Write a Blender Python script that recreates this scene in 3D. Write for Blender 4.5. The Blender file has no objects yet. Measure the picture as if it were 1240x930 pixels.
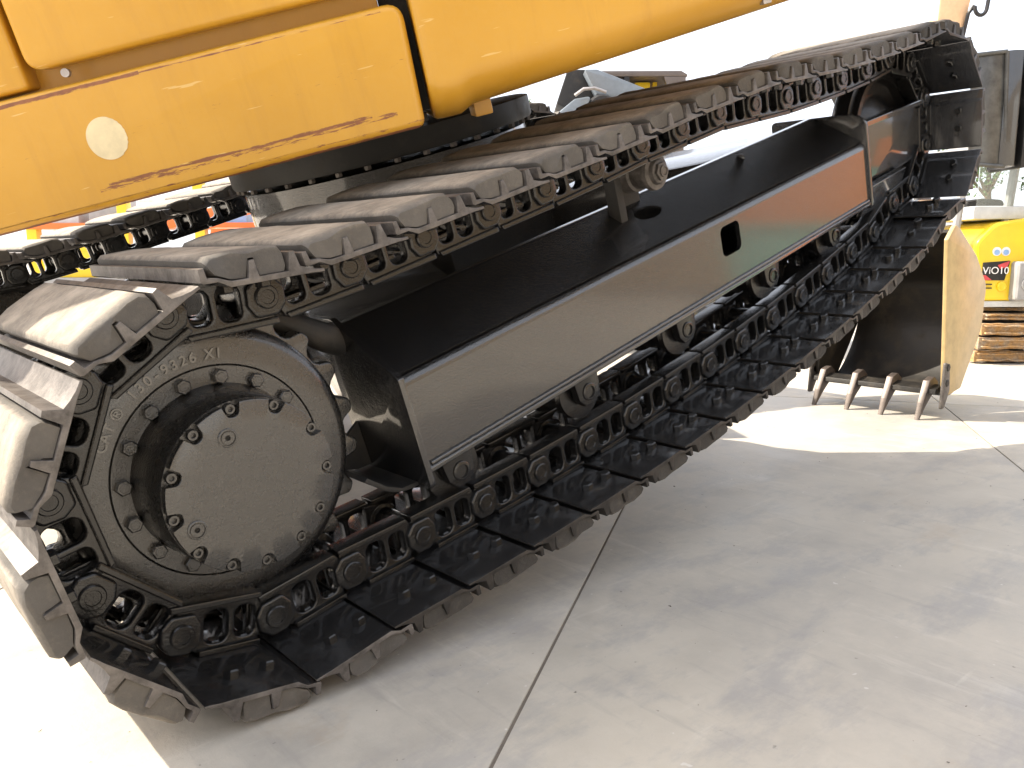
import bpy, bmesh, math, random
from mathutils import Vector, Matrix, noise
random.seed(7)
S = bpy.context.scene
COL = S.collection
R = math.radians

# ------------------------------------------------------------------ camera, sky, sun, exposure
W_, H_ = 1240, 930
FOCAL = 992.0
cam_d = bpy.data.cameras.new("camera")
cam = bpy.data.objects.new("camera", cam_d); COL.objects.link(cam)
cam_d.sensor_width = 36.0
cam_d.lens = FOCAL / W_ * 36.0
cam_d.clip_start = 0.02; cam_d.clip_end = 3000
cam_loc = Vector((-0.55388, -1.44933, 0.75480))
c_r = Vector((0.749255, -0.662276, -0.002724)); c_u = Vector((0.107946, 0.118063, 0.987121)); c_f = Vector((0.653425, 0.739899, -0.159950))
cam.matrix_world = Matrix(((c_r.x, c_u.x, -c_f.x, cam_loc.x), (c_r.y, c_u.y, -c_f.y, cam_loc.y), (c_r.z, c_u.z, -c_f.z, cam_loc.z), (0, 0, 0, 1)))
S.camera = cam

SUN_EL = 44.0
SUN_FROM = Vector((-0.62, 0.80, 0)).normalized()          # horizontal direction towards the sun
sun_dir = (SUN_FROM * math.cos(R(SUN_EL)) + Vector((0, 0, math.sin(R(SUN_EL))))).normalized()
world = bpy.data.worlds.new("World"); S.world = world; world.use_nodes = True
nt = world.node_tree; nt.nodes.clear()
wo = nt.nodes.new("ShaderNodeOutputWorld"); bg = nt.nodes.new("ShaderNodeBackground"); sky = nt.nodes.new("ShaderNodeTexSky")
sky.sky_type = 'NISHITA'; sky.sun_disc = False
sky.sun_elevation = R(SUN_EL)
sky.sun_rotation = math.atan2(SUN_FROM.x, SUN_FROM.y)
sky.altitude = 0; sky.air_density = 0.7; sky.dust_density = 6.0; sky.ozone_density = 1.0
bg.inputs[1].default_value = 0.10
veil = nt.nodes.new("ShaderNodeMix"); veil.data_type = 'RGBA'            # thin high overcast veil, even over the whole sky
veil.inputs[0].default_value = .5; veil.inputs[7].default_value = (8.3, 8.55, 9.0, 1)
nt.links.new(sky.outputs[0], veil.inputs[6]); nt.links.new(veil.outputs[2], bg.inputs[0]); nt.links.new(bg.outputs[0], wo.inputs[0])
sun_l = bpy.data.lights.new("sun", 'SUN'); sun_l.energy = 3.5; sun_l.angle = R(0.5); sun_l.color = (1.0, 0.89, 0.73)
sun = bpy.data.objects.new("sun", sun_l); COL.objects.link(sun)
sun.rotation_euler = (-sun_dir).to_track_quat('-Z', 'Y').to_euler()
S.view_settings.view_transform = 'Standard'; S.view_settings.look = 'None'
S.view_settings.exposure = 1.7; S.view_settings.gamma = 1.0; S.view_settings.use_curve_mapping = False
S.render.film_transparent = False
try:
    S.cycles.use_denoising = True
    S.cycles.max_bounces = 8
    S.cycles.sample_clamp_indirect = 6
except Exception: pass

# ------------------------------------------------------------------ materials
def mat(name):
    m = bpy.data.materials.new(name); m.use_nodes = True
    n = m.node_tree; b = n.nodes["Principled BSDF"]
    return m, n, b
def N(nt, typ, **kw):
    o = nt.nodes.new(typ)
    for k, v in kw.items():
        if k in o.inputs: o.inputs[k].default_value = v
        else: setattr(o, k, v)
    return o
def noise_n(nt, coord, scale, detail=6, rough=.6, stretch=None):
    if stretch:
        mp = nt.nodes.new("ShaderNodeMapping"); mp.inputs['Scale'].default_value = stretch
        nt.links.new(coord, mp.inputs[0]); coord = mp.outputs[0]
    t = nt.nodes.new("ShaderNodeTexNoise"); t.inputs['Scale'].default_value = scale
    t.inputs['Detail'].default_value = detail; t.inputs['Roughness'].default_value = rough
    nt.links.new(coord, t.inputs['Vector']); return t.outputs['Fac']
def ramp(nt, src, a, b, ca=(0, 0, 0, 1), cb=(1, 1, 1, 1)):
    r = nt.nodes.new("ShaderNodeValToRGB"); e = r.color_ramp.elements
    e[0].position = a; e[0].color = ca; e[1].position = b; e[1].color = cb
    nt.links.new(src, r.inputs[0]); return r.outputs[0]
def mix(nt, fac, a, b):
    m = nt.nodes.new("ShaderNodeMix"); m.data_type = 'RGBA'
    for s, i in ((fac, 0), (a, 6), (b, 7)):
        if isinstance(s, (tuple, float, int)): m.inputs[i].default_value = s if not isinstance(s, tuple) else (*s[:3], 1)
        else: nt.links.new(s, m.inputs[i])
    return m.outputs[2]
def math_n(nt, op, a, b=None, c=None):
    m = nt.nodes.new("ShaderNodeMath"); m.operation = op
    for i, s in enumerate((a, b, c)):
        if s is None: continue
        if isinstance(s, (float, int)): m.inputs[i].default_value = s
        else: nt.links.new(s, m.inputs[i])
    return m.outputs[0]
def bump(nt, b, h, strength, dist=.002):
    bp = nt.nodes.new("ShaderNodeBump"); bp.inputs['Strength'].default_value = strength; bp.inputs['Distance'].default_value = dist
    nt.links.new(h, bp.inputs['Height']); nt.links.new(bp.outputs[0], b.inputs['Normal'])
def ocoord(nt):
    return nt.nodes.new("ShaderNodeTexCoord").outputs['Object']
def obj_rand(nt):
    return nt.nodes.new("ShaderNodeObjectInfo").outputs['Random']
def wpos(nt):
    return nt.nodes.new("ShaderNodeNewGeometry").outputs['Position']

def black_paint(name, base=(.012, .012, .013), rough=.22, dust=.25, orange=.12, bscale=260, dustcol=(.13, .11, .09), spec=.8, coat=.8):
    m, n, b = mat(name)
    c = wpos(n)
    d = ramp(n, noise_n(n, c, 9, 8, .65), .5, .78)
    col = mix(n, math_n(n, 'MULTIPLY', d, dust), base, dustcol)
    n.links.new(col, b.inputs['Base Color'])
    rr = math_n(n, 'MULTIPLY_ADD', d, .35 * min(1, dust * 3), rough)
    rr = math_n(n, 'ADD', rr, math_n(n, 'MULTIPLY', noise_n(n, c, 60, 4), .10))
    n.links.new(rr, b.inputs['Roughness'])
    b.inputs['Specular IOR Level'].default_value = spec
    b.inputs['Coat Weight'].default_value = coat; b.inputs['Coat Roughness'].default_value = max(.10, rough * .85); b.inputs['Coat IOR'].default_value = 1.6
    h = math_n(n, 'ADD', noise_n(n, c, bscale, 3, .5), math_n(n, 'MULTIPLY', noise_n(n, c, 40, 3, .5), .5))
    bump(n, b, h, orange, .0022)
    return m
M_BLACK = black_paint("gloss_black_paint", base=(.009, .009, .0095), rough=.11, dust=.04, orange=1.0, spec=.65, coat=.9)
M_CAST = black_paint("black_cast_iron_paint", base=(.010, .0098, .0095), rough=.22, dust=.05, orange=.9, spec=.65, coat=.75, bscale=330)
M_LETTER = black_paint("black_paint_worn_on_letters", base=(.03, .028, .025), rough=.2, dust=.1, orange=.2, spec=.8, coat=.8)
M_LINK = black_paint("black_chain_paint", base=(.009, .0088, .0088), rough=.12, dust=.05, spec=.38, coat=.22, orange=.4, bscale=300, dustcol=(.10, .085, .07))
M_DARK = black_paint("dull_black_paint", base=(.02, .02, .02), rough=.5, dust=.4, orange=.2, spec=.35, coat=0)

def worn_steel(name, ca, cb):
    m, n, b = mat(name); c = wpos(n)
    f = ramp(n, noise_n(n, c, 30, 8, .7), .35, .7)
    n.links.new(mix(n, f, ca, cb), b.inputs['Base Color'])
    b.inputs['Roughness'].default_value = .5; b.inputs['Metallic'].default_value = .25
    bump(n, b, noise_n(n, c, 120, 6), .4); return m
M_STEEL = worn_steel("worn_grey_brown_steel", (.050, .045, .042), (.165, .150, .140))
M_STEELP = worn_steel("oversprayed_black_steel", (.014, .013, .012), (.050, .043, .038))
def bare_steel():
    m, n, b = mat("bare_grey_steel"); c = wpos(n)
    f = ramp(n, noise_n(n, c, 40, 6, .7), .3, .75)
    n.links.new(mix(n, f, (.30, .27, .26), (.5, .48, .47)), b.inputs['Base Color'])
    b.inputs['Roughness'].default_value = .42; b.inputs['Metallic'].default_value = .6
    bump(n, b, noise_n(n, c, 90, 5), .25); return m
M_BARE = bare_steel()
def rubber(name, k):
    m, n, b = mat(name); c = ocoord(n)
    w = wpos(n)
    f = ramp(n, noise_n(n, w, 14, 9, .72), .36, .66)
    rnd = obj_rand(n)
    sep = n.nodes.new("ShaderNodeSeparateXYZ"); n.links.new(c, sep.inputs[0])
    up = ramp(n, math_n(n, 'ADD', sep.outputs[2], math_n(n, 'MULTIPLY', math_n(n, 'SUBTRACT', noise_n(n, w, 40, 6, .7), .5), .012)), .0865, .0940)
    ends = ramp(n, math_n(n, 'ABSOLUTE', sep.outputs[1]), .225, .262)
    dusty = math_n(n, 'MULTIPLY', up, math_n(n, 'SUBTRACT', 1.0, math_n(n, 'MULTIPLY', ends, .75)))
    side = mix(n, ramp(n, noise_n(n, w, 9, 5, .6), .3, .7), (.060 * k, .057 * k, .054 * k), (.100 * k, .095 * k, .089 * k))
    tread = mix(n, f, (.16, .145, .125), (.34, .305, .26))
    g = mix(n, dusty, side, tread)
    g2 = mix(n, math_n(n, 'MULTIPLY', ramp(n, noise_n(n, w, 70, 6, .8), .50, .74), math_n(n, 'MULTIPLY_ADD', dusty, .8, .12)), g, (.30, .27, .22))
    tone = mix(n, rnd, (.85, .84, .83), (1.2, 1.15, 1.08))
    mm = n.nodes.new("ShaderNodeMix"); mm.data_type = 'RGBA'; mm.blend_type = 'MULTIPLY'; mm.inputs[0].default_value = 1
    n.links.new(g2, mm.inputs[6]); n.links.new(tone, mm.inputs[7])
    n.links.new(mm.outputs[2], b.inputs['Base Color'])
    b.inputs['Roughness'].default_value = .85
    h = math_n(n, 'ADD', noise_n(n, w, 45, 8, .75), math_n(n, 'MULTIPLY', noise_n(n, w, 160, 5, .7), .5))
    bump(n, b, h, .5, .0035); return m
M_RUBBER = rubber("dusty_worn_rubber", 1.0)
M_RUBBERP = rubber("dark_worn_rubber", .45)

def yellow(name, rust_lines=(), base=(.55, .285, .022), rough=.34):
    m, n, b = mat(name); c = ocoord(n)
    sep = n.nodes.new("ShaderNodeSeparateXYZ"); n.links.new(c, sep.inputs[0])
    f = noise_n(n, c, 3.2, 6, .62)
    col = mix(n, ramp(n, f, .3, .75), (base[0] * .93, base[1] * .92, base[2] * .85), (base[0] * 1.08, base[1] * 1.12, base[2] * 1.5))
    drip = ramp(n, noise_n(n, c, 16, 6, .7, (1.0, 1.0, .10)), .52, .80)          # grime runs down the panel
    col = mix(n, math_n(n, 'MULTIPLY', drip, .30), col, (base[0] * .55, base[1] * .50, base[2] * 1.2))
    fine = ramp(n, noise_n(n, c, 70, 6, .75), .45, .8)
    col = mix(n, math_n(n, 'MULTIPLY', fine, .12), col, (.50, .33, .12))
    scratch = ramp(n, noise_n(n, c, 34, 3, .5, (.25, 1.0, 3.2)), .70, .72)
    col = mix(n, math_n(n, 'MULTIPLY', scratch, .35), col, (.78, .62, .30))
    rmask = None
    for z0, wid, thr, sc, u0, u1 in rust_lines:      # scraped, rusted edges
        band = math_n(n, 'SUBTRACT', 1.0, math_n(n, 'MINIMUM', 1.0, math_n(n, 'DIVIDE', math_n(n, 'ABSOLUTE', math_n(n, 'SUBTRACT', sep.outputs[2], z0)), wid)))
        st = noise_n(n, c, sc, 8, .75, (1.0, 1.0, 9.0))
        msk = ramp(n, math_n(n, 'MULTIPLY', band, st), thr, thr + .05)
        inu = math_n(n, 'MULTIPLY', math_n(n, 'GREATER_THAN', sep.outputs[0], u0), math_n(n, 'LESS_THAN', sep.outputs[0], u1))
        msk = math_n(n, 'MULTIPLY', msk, inu)
        rmask = msk if rmask is None else math_n(n, 'MAXIMUM', rmask, msk)
    speck = ramp(n, noise_n(n, c, 55, 4, .8), .73, .77)
    rmask = math_n(n, 'MULTIPLY', speck, .6) if rmask is None else math_n(n, 'MAXIMUM', rmask, math_n(n, 'MULTIPLY', speck, .6))
    rustc = mix(n, noise_n(n, c, 60, 4), (.12, .045, .025), (.33, .13, .045))
    n.links.new(mix(n, rmask, col, rustc), b.inputs['Base Color'])
    n.links.new(math_n(n, 'MULTIPLY_ADD', rmask, .4, rough), b.inputs['Roughness'])
    b.inputs['Coat Weight'].default_value = .15; b.inputs['Coat Roughness'].default_value = .2
    bump(n, b, math_n(n, 'ADD', math_n(n, 'MULTIPLY', noise_n(n, c, 4.5, 2), 6.0), noise_n(n, c, 90, 3)), .06, .004)
    n.links.new(math_n(n, 'MULTIPLY_ADD', f, .22, math_n(n, 'MULTIPLY_ADD', rmask, .4, rough - .1)), b.inputs['Roughness'])
    return m
M_YEL = yellow("yellow_machine_paint")
M_SKIRT = yellow("yellow_skirt_paint", ((.676, .011, .33, 11, -1.4, -.37), (.677, .007, .43, 16, -.40, .1), (.497, .014, .37, 15, -.50, .03), (.490, .03, .46, 24, -.52, .08), (.456, .010, .33, 12, -1.2, .12), (.468, .035, .52, 30, -.7, .13), (.58, .16, .60, 42, -1.2, .12)))
M_ORANGE = yellow("orange_machine_paint", base=(.75, .16, .02))
def plain(name, col, rough=.5, metal=0., b_s=.1, sc=60, var=.15):
    m, n, b = mat(name); c = wpos(n)
    f = ramp(n, noise_n(n, c, sc * .2, 6, .65), .3, .7)
    n.links.new(mix(n, f, tuple(x * (1 - var) for x in col), tuple(min(1, x * (1 + var)) for x in col)), b.inputs['Base Color'])
    b.inputs['Roughness'].default_value = rough; b.inputs['Metallic'].default_value = metal
    bump(n, b, noise_n(n, c, sc, 4), b_s); return m
M_STICK = plain("faded_cream_sticker", (.68, .58, .36), .6, 0, .1, 120, .14)
M_SIDE = plain("tan_reflection_on_bucket_paint", (.44, .325, .155), .38, 0, .15, 60, .2)  # tan stands in for sunlit ground mirrored in the black outer plate
M_TOOTH = plain("worn_tooth_steel", (.10, .083, .075), .45, .4, .25, 60, .4)
M_BGREY = plain("blue_grey_paint", (.20, .235, .27), .3)
M_DGREY = plain("brown_grey_cab_paint", (.13, .105, .09), .4)
M_GREY = plain("grey_paint", (.30, .30, .30), .35)
M_LGREY = plain("pale_grey_paint", (.55, .57, .58), .3)
M_MYEL = plain("bright_yellow_paint", (.80, .56, .02), .3, var=.06)
M_WHITE = plain("white_print", (.8, .8, .8), .5)
M_REDP = plain("red_print", (.6, .06, .07), .5)
M_BLUEP = plain("blue_print", (.25, .42, .72), .5)
M_PEACH = plain("sunlit_pale_orange_paint", (.80, .52, .30), .4)  # orange lightened in the colour itself for strong sun on the arm
M_HOSE = plain("black_hose_rubber", (.02, .02, .022), .4)
def mud():
    m, n, b = mat("mud_caked_steel"); c = wpos(n)
    f = ramp(n, noise_n(n, c, 11, 8, .7), .40, .60); g = ramp(n, noise_n(n, c, 50, 7, .75), .35, .7)
    a = mix(n, g, (.30, .16, .055), (.55, .34, .14)); d = mix(n, g, (.16, .13, .10), (.40, .34, .27))
    n.links.new(mix(n, f, a, d), b.inputs['Base Color']); b.inputs['Roughness'].default_value = .85
    bump(n, b, noise_n(n, c, 60, 8, .75), .7, .008); return m
M_MUD = mud()
M_BUCK = black_paint("scuffed_black_bucket_paint", base=(.014, .013, .012), rough=.42, dust=.3, orange=.3, dustcol=(.16, .13, .09), coat=.1, spec=.4)
M_RAISED = plain("scuffed_grey_bucket_steel", (.085, .085, .08), .22, .2, .25, 60, .4)
M_BARK = plain("bark", (.12, .09, .06), .9)
M_LEAF = plain("leaf_green", (.06, .10, .03), .7)
def glass():
    m, n, b = mat("cab_glass"); b.inputs['Base Color'].default_value = (.9, .95, .93, 1); b.inputs['Roughness'].default_value = .02
    b.inputs['Transmission Weight'].default_value = .9; b.inputs['IOR'].default_value = 1.1; return m
M_GLASS = glass()
def concrete(name, tone=1.0, seed=0.):
    m, n, b = mat(name); c = wpos(n)
    mp = n.nodes.new("ShaderNodeMapping"); mp.inputs['Location'].default_value = (seed, seed * 2, 0); n.links.new(c, mp.inputs[0]); c = mp.outputs[0]
    big = ramp(n, noise_n(n, c, .9, 8, .62), .3, .72)
    mid = ramp(n, noise_n(n, c, 4.5, 9, .74), .40, .62)
    sm = noise_n(n, c, 60, 6, .75)
    c1 = mix(n, big, (.30 * tone, .282 * tone, .255 * tone), (.48 * tone, .437 * tone, .36 * tone))
    c2 = mix(n, math_n(n, 'MULTIPLY', mid, .55), c1, (.52 * tone, .475 * tone, .40 * tone))
    oil = ramp(n, noise_n(n, c, 2.2, 6, .6), .58, .74)
    c3 = mix(n, math_n(n, 'MULTIPLY', oil, .32), c2, (.165, .165, .172))
    scr = ramp(n, noise_n(n, c, 9, 7, .75, (1.0, .16, 1)), .57, .72)
    c4 = mix(n, math_n(n, 'MULTIPLY', scr, .5), c3, (.58, .54, .47))
    fs = ramp(n, noise_n(n, c, 26, 6, .7, (1.0, .10, 1)), .56, .70)
    c4 = mix(n, math_n(n, 'MULTIPLY', fs, .28), c4, (.23, .22, .21))
    fs2 = ramp(n, noise_n(n, c, 22, 6, .7, (.12, 1.0, 1)), .60, .72)
    c4 = mix(n, math_n(n, 'MULTIPLY', fs2, .30), c4, (.60, .57, .50))
    spk = ramp(n, noise_n(n, c, 38, 3, .6), .70, .74)
    swp = ramp(n, noise_n(n, c, 3.1, 8, .72, (.6, 1.2, 1)), .50, .60)             # dried puddle and tyre scuffs
    c4 = mix(n, math_n(n, 'MULTIPLY', swp, .42), c4, (.25, .25, .255))
    rst = ramp(n, noise_n(n, c, 1.7, 7, .7), .60, .72)
    c4 = mix(n, math_n(n, 'MULTIPLY', rst, .5), c4, (.36, .27, .18))
    c5 = mix(n, math_n(n, 'MULTIPLY', spk, .5), c4, (.09, .085, .08))
    wsp = ramp(n, noise_n(n, c, 31, 2, .5), .735, .76)
    c6 = mix(n, math_n(n, 'MULTIPLY', wsp, .6), c5, (.6, .58, .54))
    n.links.new(c6, b.inputs['Base Color'])
    n.links.new(math_n(n, 'MULTIPLY_ADD', mid, .2, .5), b.inputs['Roughness'])
    bump(n, b, math_n(n, 'ADD', sm, math_n(n, 'MULTIPLY', noise_n(n, c, 9, 6), 1.5)), .22, .004)
    return m
M_CONC = concrete("worn_concrete")
M_JOINT = plain("dirt_filled_joint", (.15, .125, .10), .95)

# ------------------------------------------------------------------ mesh helpers
def finish(me, angle=35):
    for p in me.polygons: p.use_smooth = max(abs(p.normal.x), abs(p.normal.y), abs(p.normal.z)) < .9998
    try: me.set_sharp_from_angle(angle=R(angle))
    except Exception: pass
    return me
def from_bm(bm, name, m, angle=35):
    me = bpy.data.meshes.new(name)
    bmesh.ops.recalc_face_normals(bm, faces=bm.faces[:])
    bm.to_mesh(me); bm.free()
    for x in (m if isinstance(m, (list, tuple)) else [m]): me.materials.append(x)
    return finish(me, angle)
def link(name, me, parent=None, M=None):
    o = bpy.data.objects.new(name, me); COL.objects.link(o)
    if parent: o.parent = parent
    if M is not None: o.matrix_local = M
    return o
def tag(o, label=None, cat=None, group=None, kind=None):
    if label: o['label'] = label
    if cat: o['category'] = cat
    if group: o['group'] = group
    if kind: o['kind'] = kind
    return o
def empty(name, M=None):
    o = bpy.data.objects.new(name, None); COL.objects.link(o)
    o.empty_display_size = .2
    if M is not None: o.matrix_world = M
    return o
def bm_prism(bm, outlines, d0, d1, bevel=0., axis='y', res=1):
    """outline(s) (first outer, rest holes) in a 2D plane, extruded d0..d1 along the axis, edges rounded by bevel"""
    cu = bpy.data.curves.new("tmp", 'CURVE'); cu.dimensions = '2D'; cu.fill_mode = 'BOTH'
    for pts in outlines:
        sp = cu.splines.new('POLY'); sp.points.add(len(pts) - 1)
        for p, q in zip(sp.points, pts): p.co = (q[0], q[1], 0, 1)
        sp.use_cyclic_u = True
    cu.extrude = abs(d1 - d0) / 2 - bevel
    if bevel > 0:
        cu.bevel_depth = bevel; cu.bevel_resolution = res; cu.offset = -bevel
    o = bpy.data.objects.new("tmp", cu); COL.objects.link(o)
    dg = bpy.context.evaluated_depsgraph_get(); dg.update()
    me = bpy.data.meshes.new_from_object(o.evaluated_get(dg), depsgraph=dg)
    bpy.data.objects.remove(o); bpy.data.curves.remove(cu)
    mid = (d0 + d1) / 2
    for v in me.vertices:
        x, y, z = v.co
        if axis == 'y': v.co = (x, z + mid, y)       # plane = (x, z)
        elif axis == 'x': v.co = (z + mid, x, y)     # plane = (y, z)
        else: v.co = (x, y, z + mid)
    n0 = len(bm.verts)
    bm.from_mesh(me); bpy.data.meshes.remove(me)
    bm.verts.ensure_lookup_table()
    nv = bm.verts[n0:]
    bmesh.ops.remove_doubles(bm, verts=nv, dist=1e-5)
    return bm
def prism(name, outlines, d0, d1, m, bevel=0., axis='y', angle=35, res=1):
    bm = bmesh.new(); bm_prism(bm, outlines, d0, d1, bevel, axis, res); return from_bm(bm, name, m, angle)
def circ(cx, cy, r, n=32, a0=0.):
    return [(cx + r * math.cos(a0 + 2 * math.pi * i / n), cy + r * math.sin(a0 + 2 * math.pi * i / n)) for i in range(n)]
def rrect(x0, y0, x1, y1, r, n=5):
    out = []
    for cx, cy, a in ((x1 - r, y1 - r, 0), (x0 + r, y1 - r, 90), (x0 + r, y0 + r, 180), (x1 - r, y0 + r, 270)):
        for i in range(n + 1):
            t = R(a + 90 * i / n); out.append((cx + r * math.cos(t), cy + r * math.sin(t)))
    return out
def rpoly(pts, rad, n=5):
    """polygon with rounded corners; rad = number or list"""
    out = []; k = len(pts)
    for i in range(k):
        r = rad[i] if isinstance(rad, (list, tuple)) else rad
        p = Vector(pts[i]); a = Vector(pts[i - 1]); b = Vector(pts[(i + 1) % k])
        if r <= 0: out.append(tuple(p)); continue
        da = (a - p); db = (b - p); la, lb = da.length, db.length; da.normalize(); db.normalize()
        ang = da.angle(db); t = min(r / math.tan(ang / 2), la * .49, lb * .49)
        p0 = p + da * t; p1 = p + db * t
        for j in range(n + 1):
            u = j / n; out.append(tuple(p0 * (1 - u) ** 2 + p * 2 * u * (1 - u) + p1 * u ** 2))
    return out
def bm_box(bm, a, b, bevel=0., seg=2, M=None):
    r = bmesh.ops.create_cube(bm, size=1)
    for v in r['verts']:
        v.co = Vector([(a[i] + b[i]) / 2 + v.co[i] * (b[i] - a[i]) for i in range(3)])
    vs = r['verts']
    if bevel > 0:
        es = list({e for v in vs for e in v.link_edges})
        q = bmesh.ops.bevel(bm, geom=es, offset=bevel, segments=seg, profile=.7, affect='EDGES')
        vs = list({v for f in q['faces'] for v in f.verts} | {v for v in vs if v.is_valid})
        # include all connected verts
        seen = set(vs); st = list(vs)
        while st:
            v = st.pop()
            for e in v.link_edges:
                w = e.other_vert(v)
                if w not in seen: seen.add(w); st.append(w)
        vs = list(seen)
    if M is not None: bmesh.ops.transform(bm, matrix=M, verts=vs)
    return vs
def box(name, a, b, m, bevel=0.004, seg=2):
    bm = bmesh.new(); bm_box(bm, a, b, bevel, seg); return from_bm(bm, name, m)
def bm_lathe(bm, prof, n=48, axis='y', c=(0, 0, 0), close=False):
    """prof: list of (radius, position along axis)"""
    rings = []
    for r, t in prof:
        ring = []
        for i in range(n):
            a = 2 * math.pi * i / n
            if axis == 'y': p = (c[0] + r * math.cos(a), c[1] + t, c[2] + r * math.sin(a))
            elif axis == 'z': p = (c[0] + r * math.cos(a), c[1] + r * math.sin(a), c[2] + t)
            else: p = (c[0] + t, c[1] + r * math.cos(a), c[2] + r * math.sin(a))
            ring.append(bm.verts.new(p))
        rings.append(ring)
    for i in range(len(rings) - 1):
        for j in range(n):
            bm.faces.new((rings[i][j], rings[i][(j + 1) % n], rings[i + 1][(j + 1) % n], rings[i + 1][j]))
    if close:
        for j in range(n): bm.faces.new((rings[-1][j], rings[-1][(j + 1) % n], rings[0][(j + 1) % n], rings[0][j]))
    else:
        bm.faces.new(rings[0]); bm.faces.new(rings[-1])
def lathe(name, prof, m, n=48, axis='y', c=(0, 0, 0), close=False, angle=35):
    bm = bmesh.new(); bm_lathe(bm, prof, n, axis, c, close); return from_bm(bm, name, m, angle)
def bm_tube(bm, pts, r, n=10):
    pts = [Vector(p) for p in pts]; rings = []
    for i, p in enumerate(pts):
        d = (pts[min(i + 1, len(pts) - 1)] - pts[max(i - 1, 0)]).normalized()
        u = d.orthogonal().normalized() if i == 0 else (rings_u - d * rings_u.dot(d)).normalized()
        rings_u = u; v = d.cross(u)
        rr = r[i] if isinstance(r, (list, tuple)) else r
        rings.append([bm.verts.new(p + (u * math.cos(2 * math.pi * k / n) + v * math.sin(2 * math.pi * k / n)) * rr) for k in range(n)])
    for a, b in zip(rings, rings[1:]):
        for k in range(n): bm.faces.new((a[k], a[(k + 1) % n], b[(k + 1) % n], b[k]))
    bm.faces.new(rings[0]); bm.faces.new(rings[-1])
def tube(name, pts, r, m, n=10):
    bm = bmesh.new(); bm_tube(bm, pts, r, n); return from_bm(bm, name, m, 50)
def bm_hexbolt(bm, r, h, M, socket=False):
    b2 = bmesh.new()
    if socket:
        bm_lathe(b2, [(r, 0), (r, h * .8), (r * .85, h), (r * .5, h), (r * .45, h * .5), (.0005, h * .5)], 16, 'z')
    else:
        bm_lathe(b2, [(r, 0), (r, h * .85), (r * .82, h), (.0005, h)], 6, 'z')
    b2.transform(M); me = bpy.data.meshes.new("t"); b2.to_mesh(me); b2.free(); bm.from_mesh(me); bpy.data.meshes.remove(me)
def text_bm(bm, s, size, depth, M, bevel=.0006):
    cu = bpy.data.curves.new("tmp", 'FONT'); cu.body = s; cu.size = size; cu.extrude = depth; cu.bevel_depth = bevel
    cu.offset = .0005 if size < .03 else 0.
    cu.align_x = 'CENTER'; cu.align_y = 'BOTTOM_BASELINE'
    o = bpy.data.objects.new("tmp", cu); COL.objects.link(o)
    dg = bpy.context.evaluated_depsgraph_get(); dg.update()
    me = bpy.data.meshes.new_from_object(o.evaluated_get(dg), depsgraph=dg)
    bpy.data.objects.remove(o); bpy.data.curves.remove(cu)
    me.transform(M); bm.from_mesh(me); bpy.data.meshes.remove(me)

def offs(pts, d):
    out = []
    for i, p in enumerate(pts):
        a = Vector(pts[max(i - 1, 0)]); b = Vector(pts[min(i + 1, len(pts) - 1)]); t = (b - a).normalized()
        out.append((p[0] + t.y * d, p[1] - t.x * d))
    return out
def smooth(pts, n=4):
    out = []
    for i in range(len(pts) - 1):
        p0 = Vector(pts[max(i - 1, 0)]); p1 = Vector(pts[i]); p2 = Vector(pts[i + 1]); p3 = Vector(pts[min(i + 2, len(pts) - 1)])
        for k in range(n):
            t = k / n; out.append(tuple(.5 * ((2 * p1) + (p2 - p0) * t + (2 * p0 - 5 * p1 + 4 * p2 - p3) * t * t + (3 * p1 - p0 - 3 * p2 + p3) * t ** 3)))
    out.append(tuple(pts[-1])); return out

# ------------------------------------------------------------------ the ground
bm = bmesh.new(); bmesh.ops.create_grid(bm, x_segments=2, y_segments=2, size=1500)
for v in bm.verts: v.co.z = -.012
ground = tag(link("ground", from_bm(bm, "ground", M_CONC)), kind="structure")
ground["label"] = "broad worn grey concrete yard"
# joint between the two slabs seen in front of the machine: through (1.21,.07) and (.15,-.60)
jd = Vector((1.06, .67, 0)).normalized(); jn = Vector((-jd.y, jd.x, 0))
J0 = Vector((.15, -.60, 0))
SL = 6.0; SW = 1.27
JM = Matrix(((jd.x, jn.x, 0, J0.x), (jd.y, jn.y, 0, J0.y), (0, 0, 1, 0), (0, 0, 0, 1)))
bm = bmesh.new(); bm_box(bm, (-14.5, -14.5, -.011), (16, 18, -.003)); 
bed = tag(link("joint_bed", from_bm(bm, "joint_bed", M_JOINT), ground, JM))
slabs = [concrete("worn_concrete_slab_tone", t, s) for t, s in ((1.0, 3.), (.98, 11.), (1.02, 23.))]
slab_me = []
for k in range(3):
    bm = bmesh.new(); bm_box(bm, (.003, .003, -.03), (SL - .003, SW - .003, 0), .0025, 2)
    slab_me.append(from_bm(bm, "concrete_slab", slabs[k]))
for i in range(-2, 3):
    for j in range(-9, 13):
        off = -2.6
        link("concrete_slab", slab_me[(i * 2 + j * 5) % 3], ground, JM @ Matrix.Translation((i * SL + off, j * SW, 0)))

rg = random.Random(3); bm = bmesh.new()
for _ in range(900):
    x = rg.uniform(-1.5, 5.5); y = rg.uniform(-2.2, 3.0); sz = .0012 + .0035 * rg.random() ** 4
    v = [Vector((rg.uniform(-1, 1), rg.uniform(-1, 1), rg.uniform(.1, .9))) for _k in range(5)]
    vs = [bm.verts.new((x + p.x * sz * 1.5, y + p.y * sz, p.z * sz)) for p in v]
    try: bmesh.ops.convex_hull(bm, input=vs)
    except Exception: pass
tag(link("grit", from_bm(bm, "grit", plain("dark_grit", (.11, .10, .09), .9, var=.5)), None), "fine dark grit and crumbs scattered on the concrete", None, None, "stuff")

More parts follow.
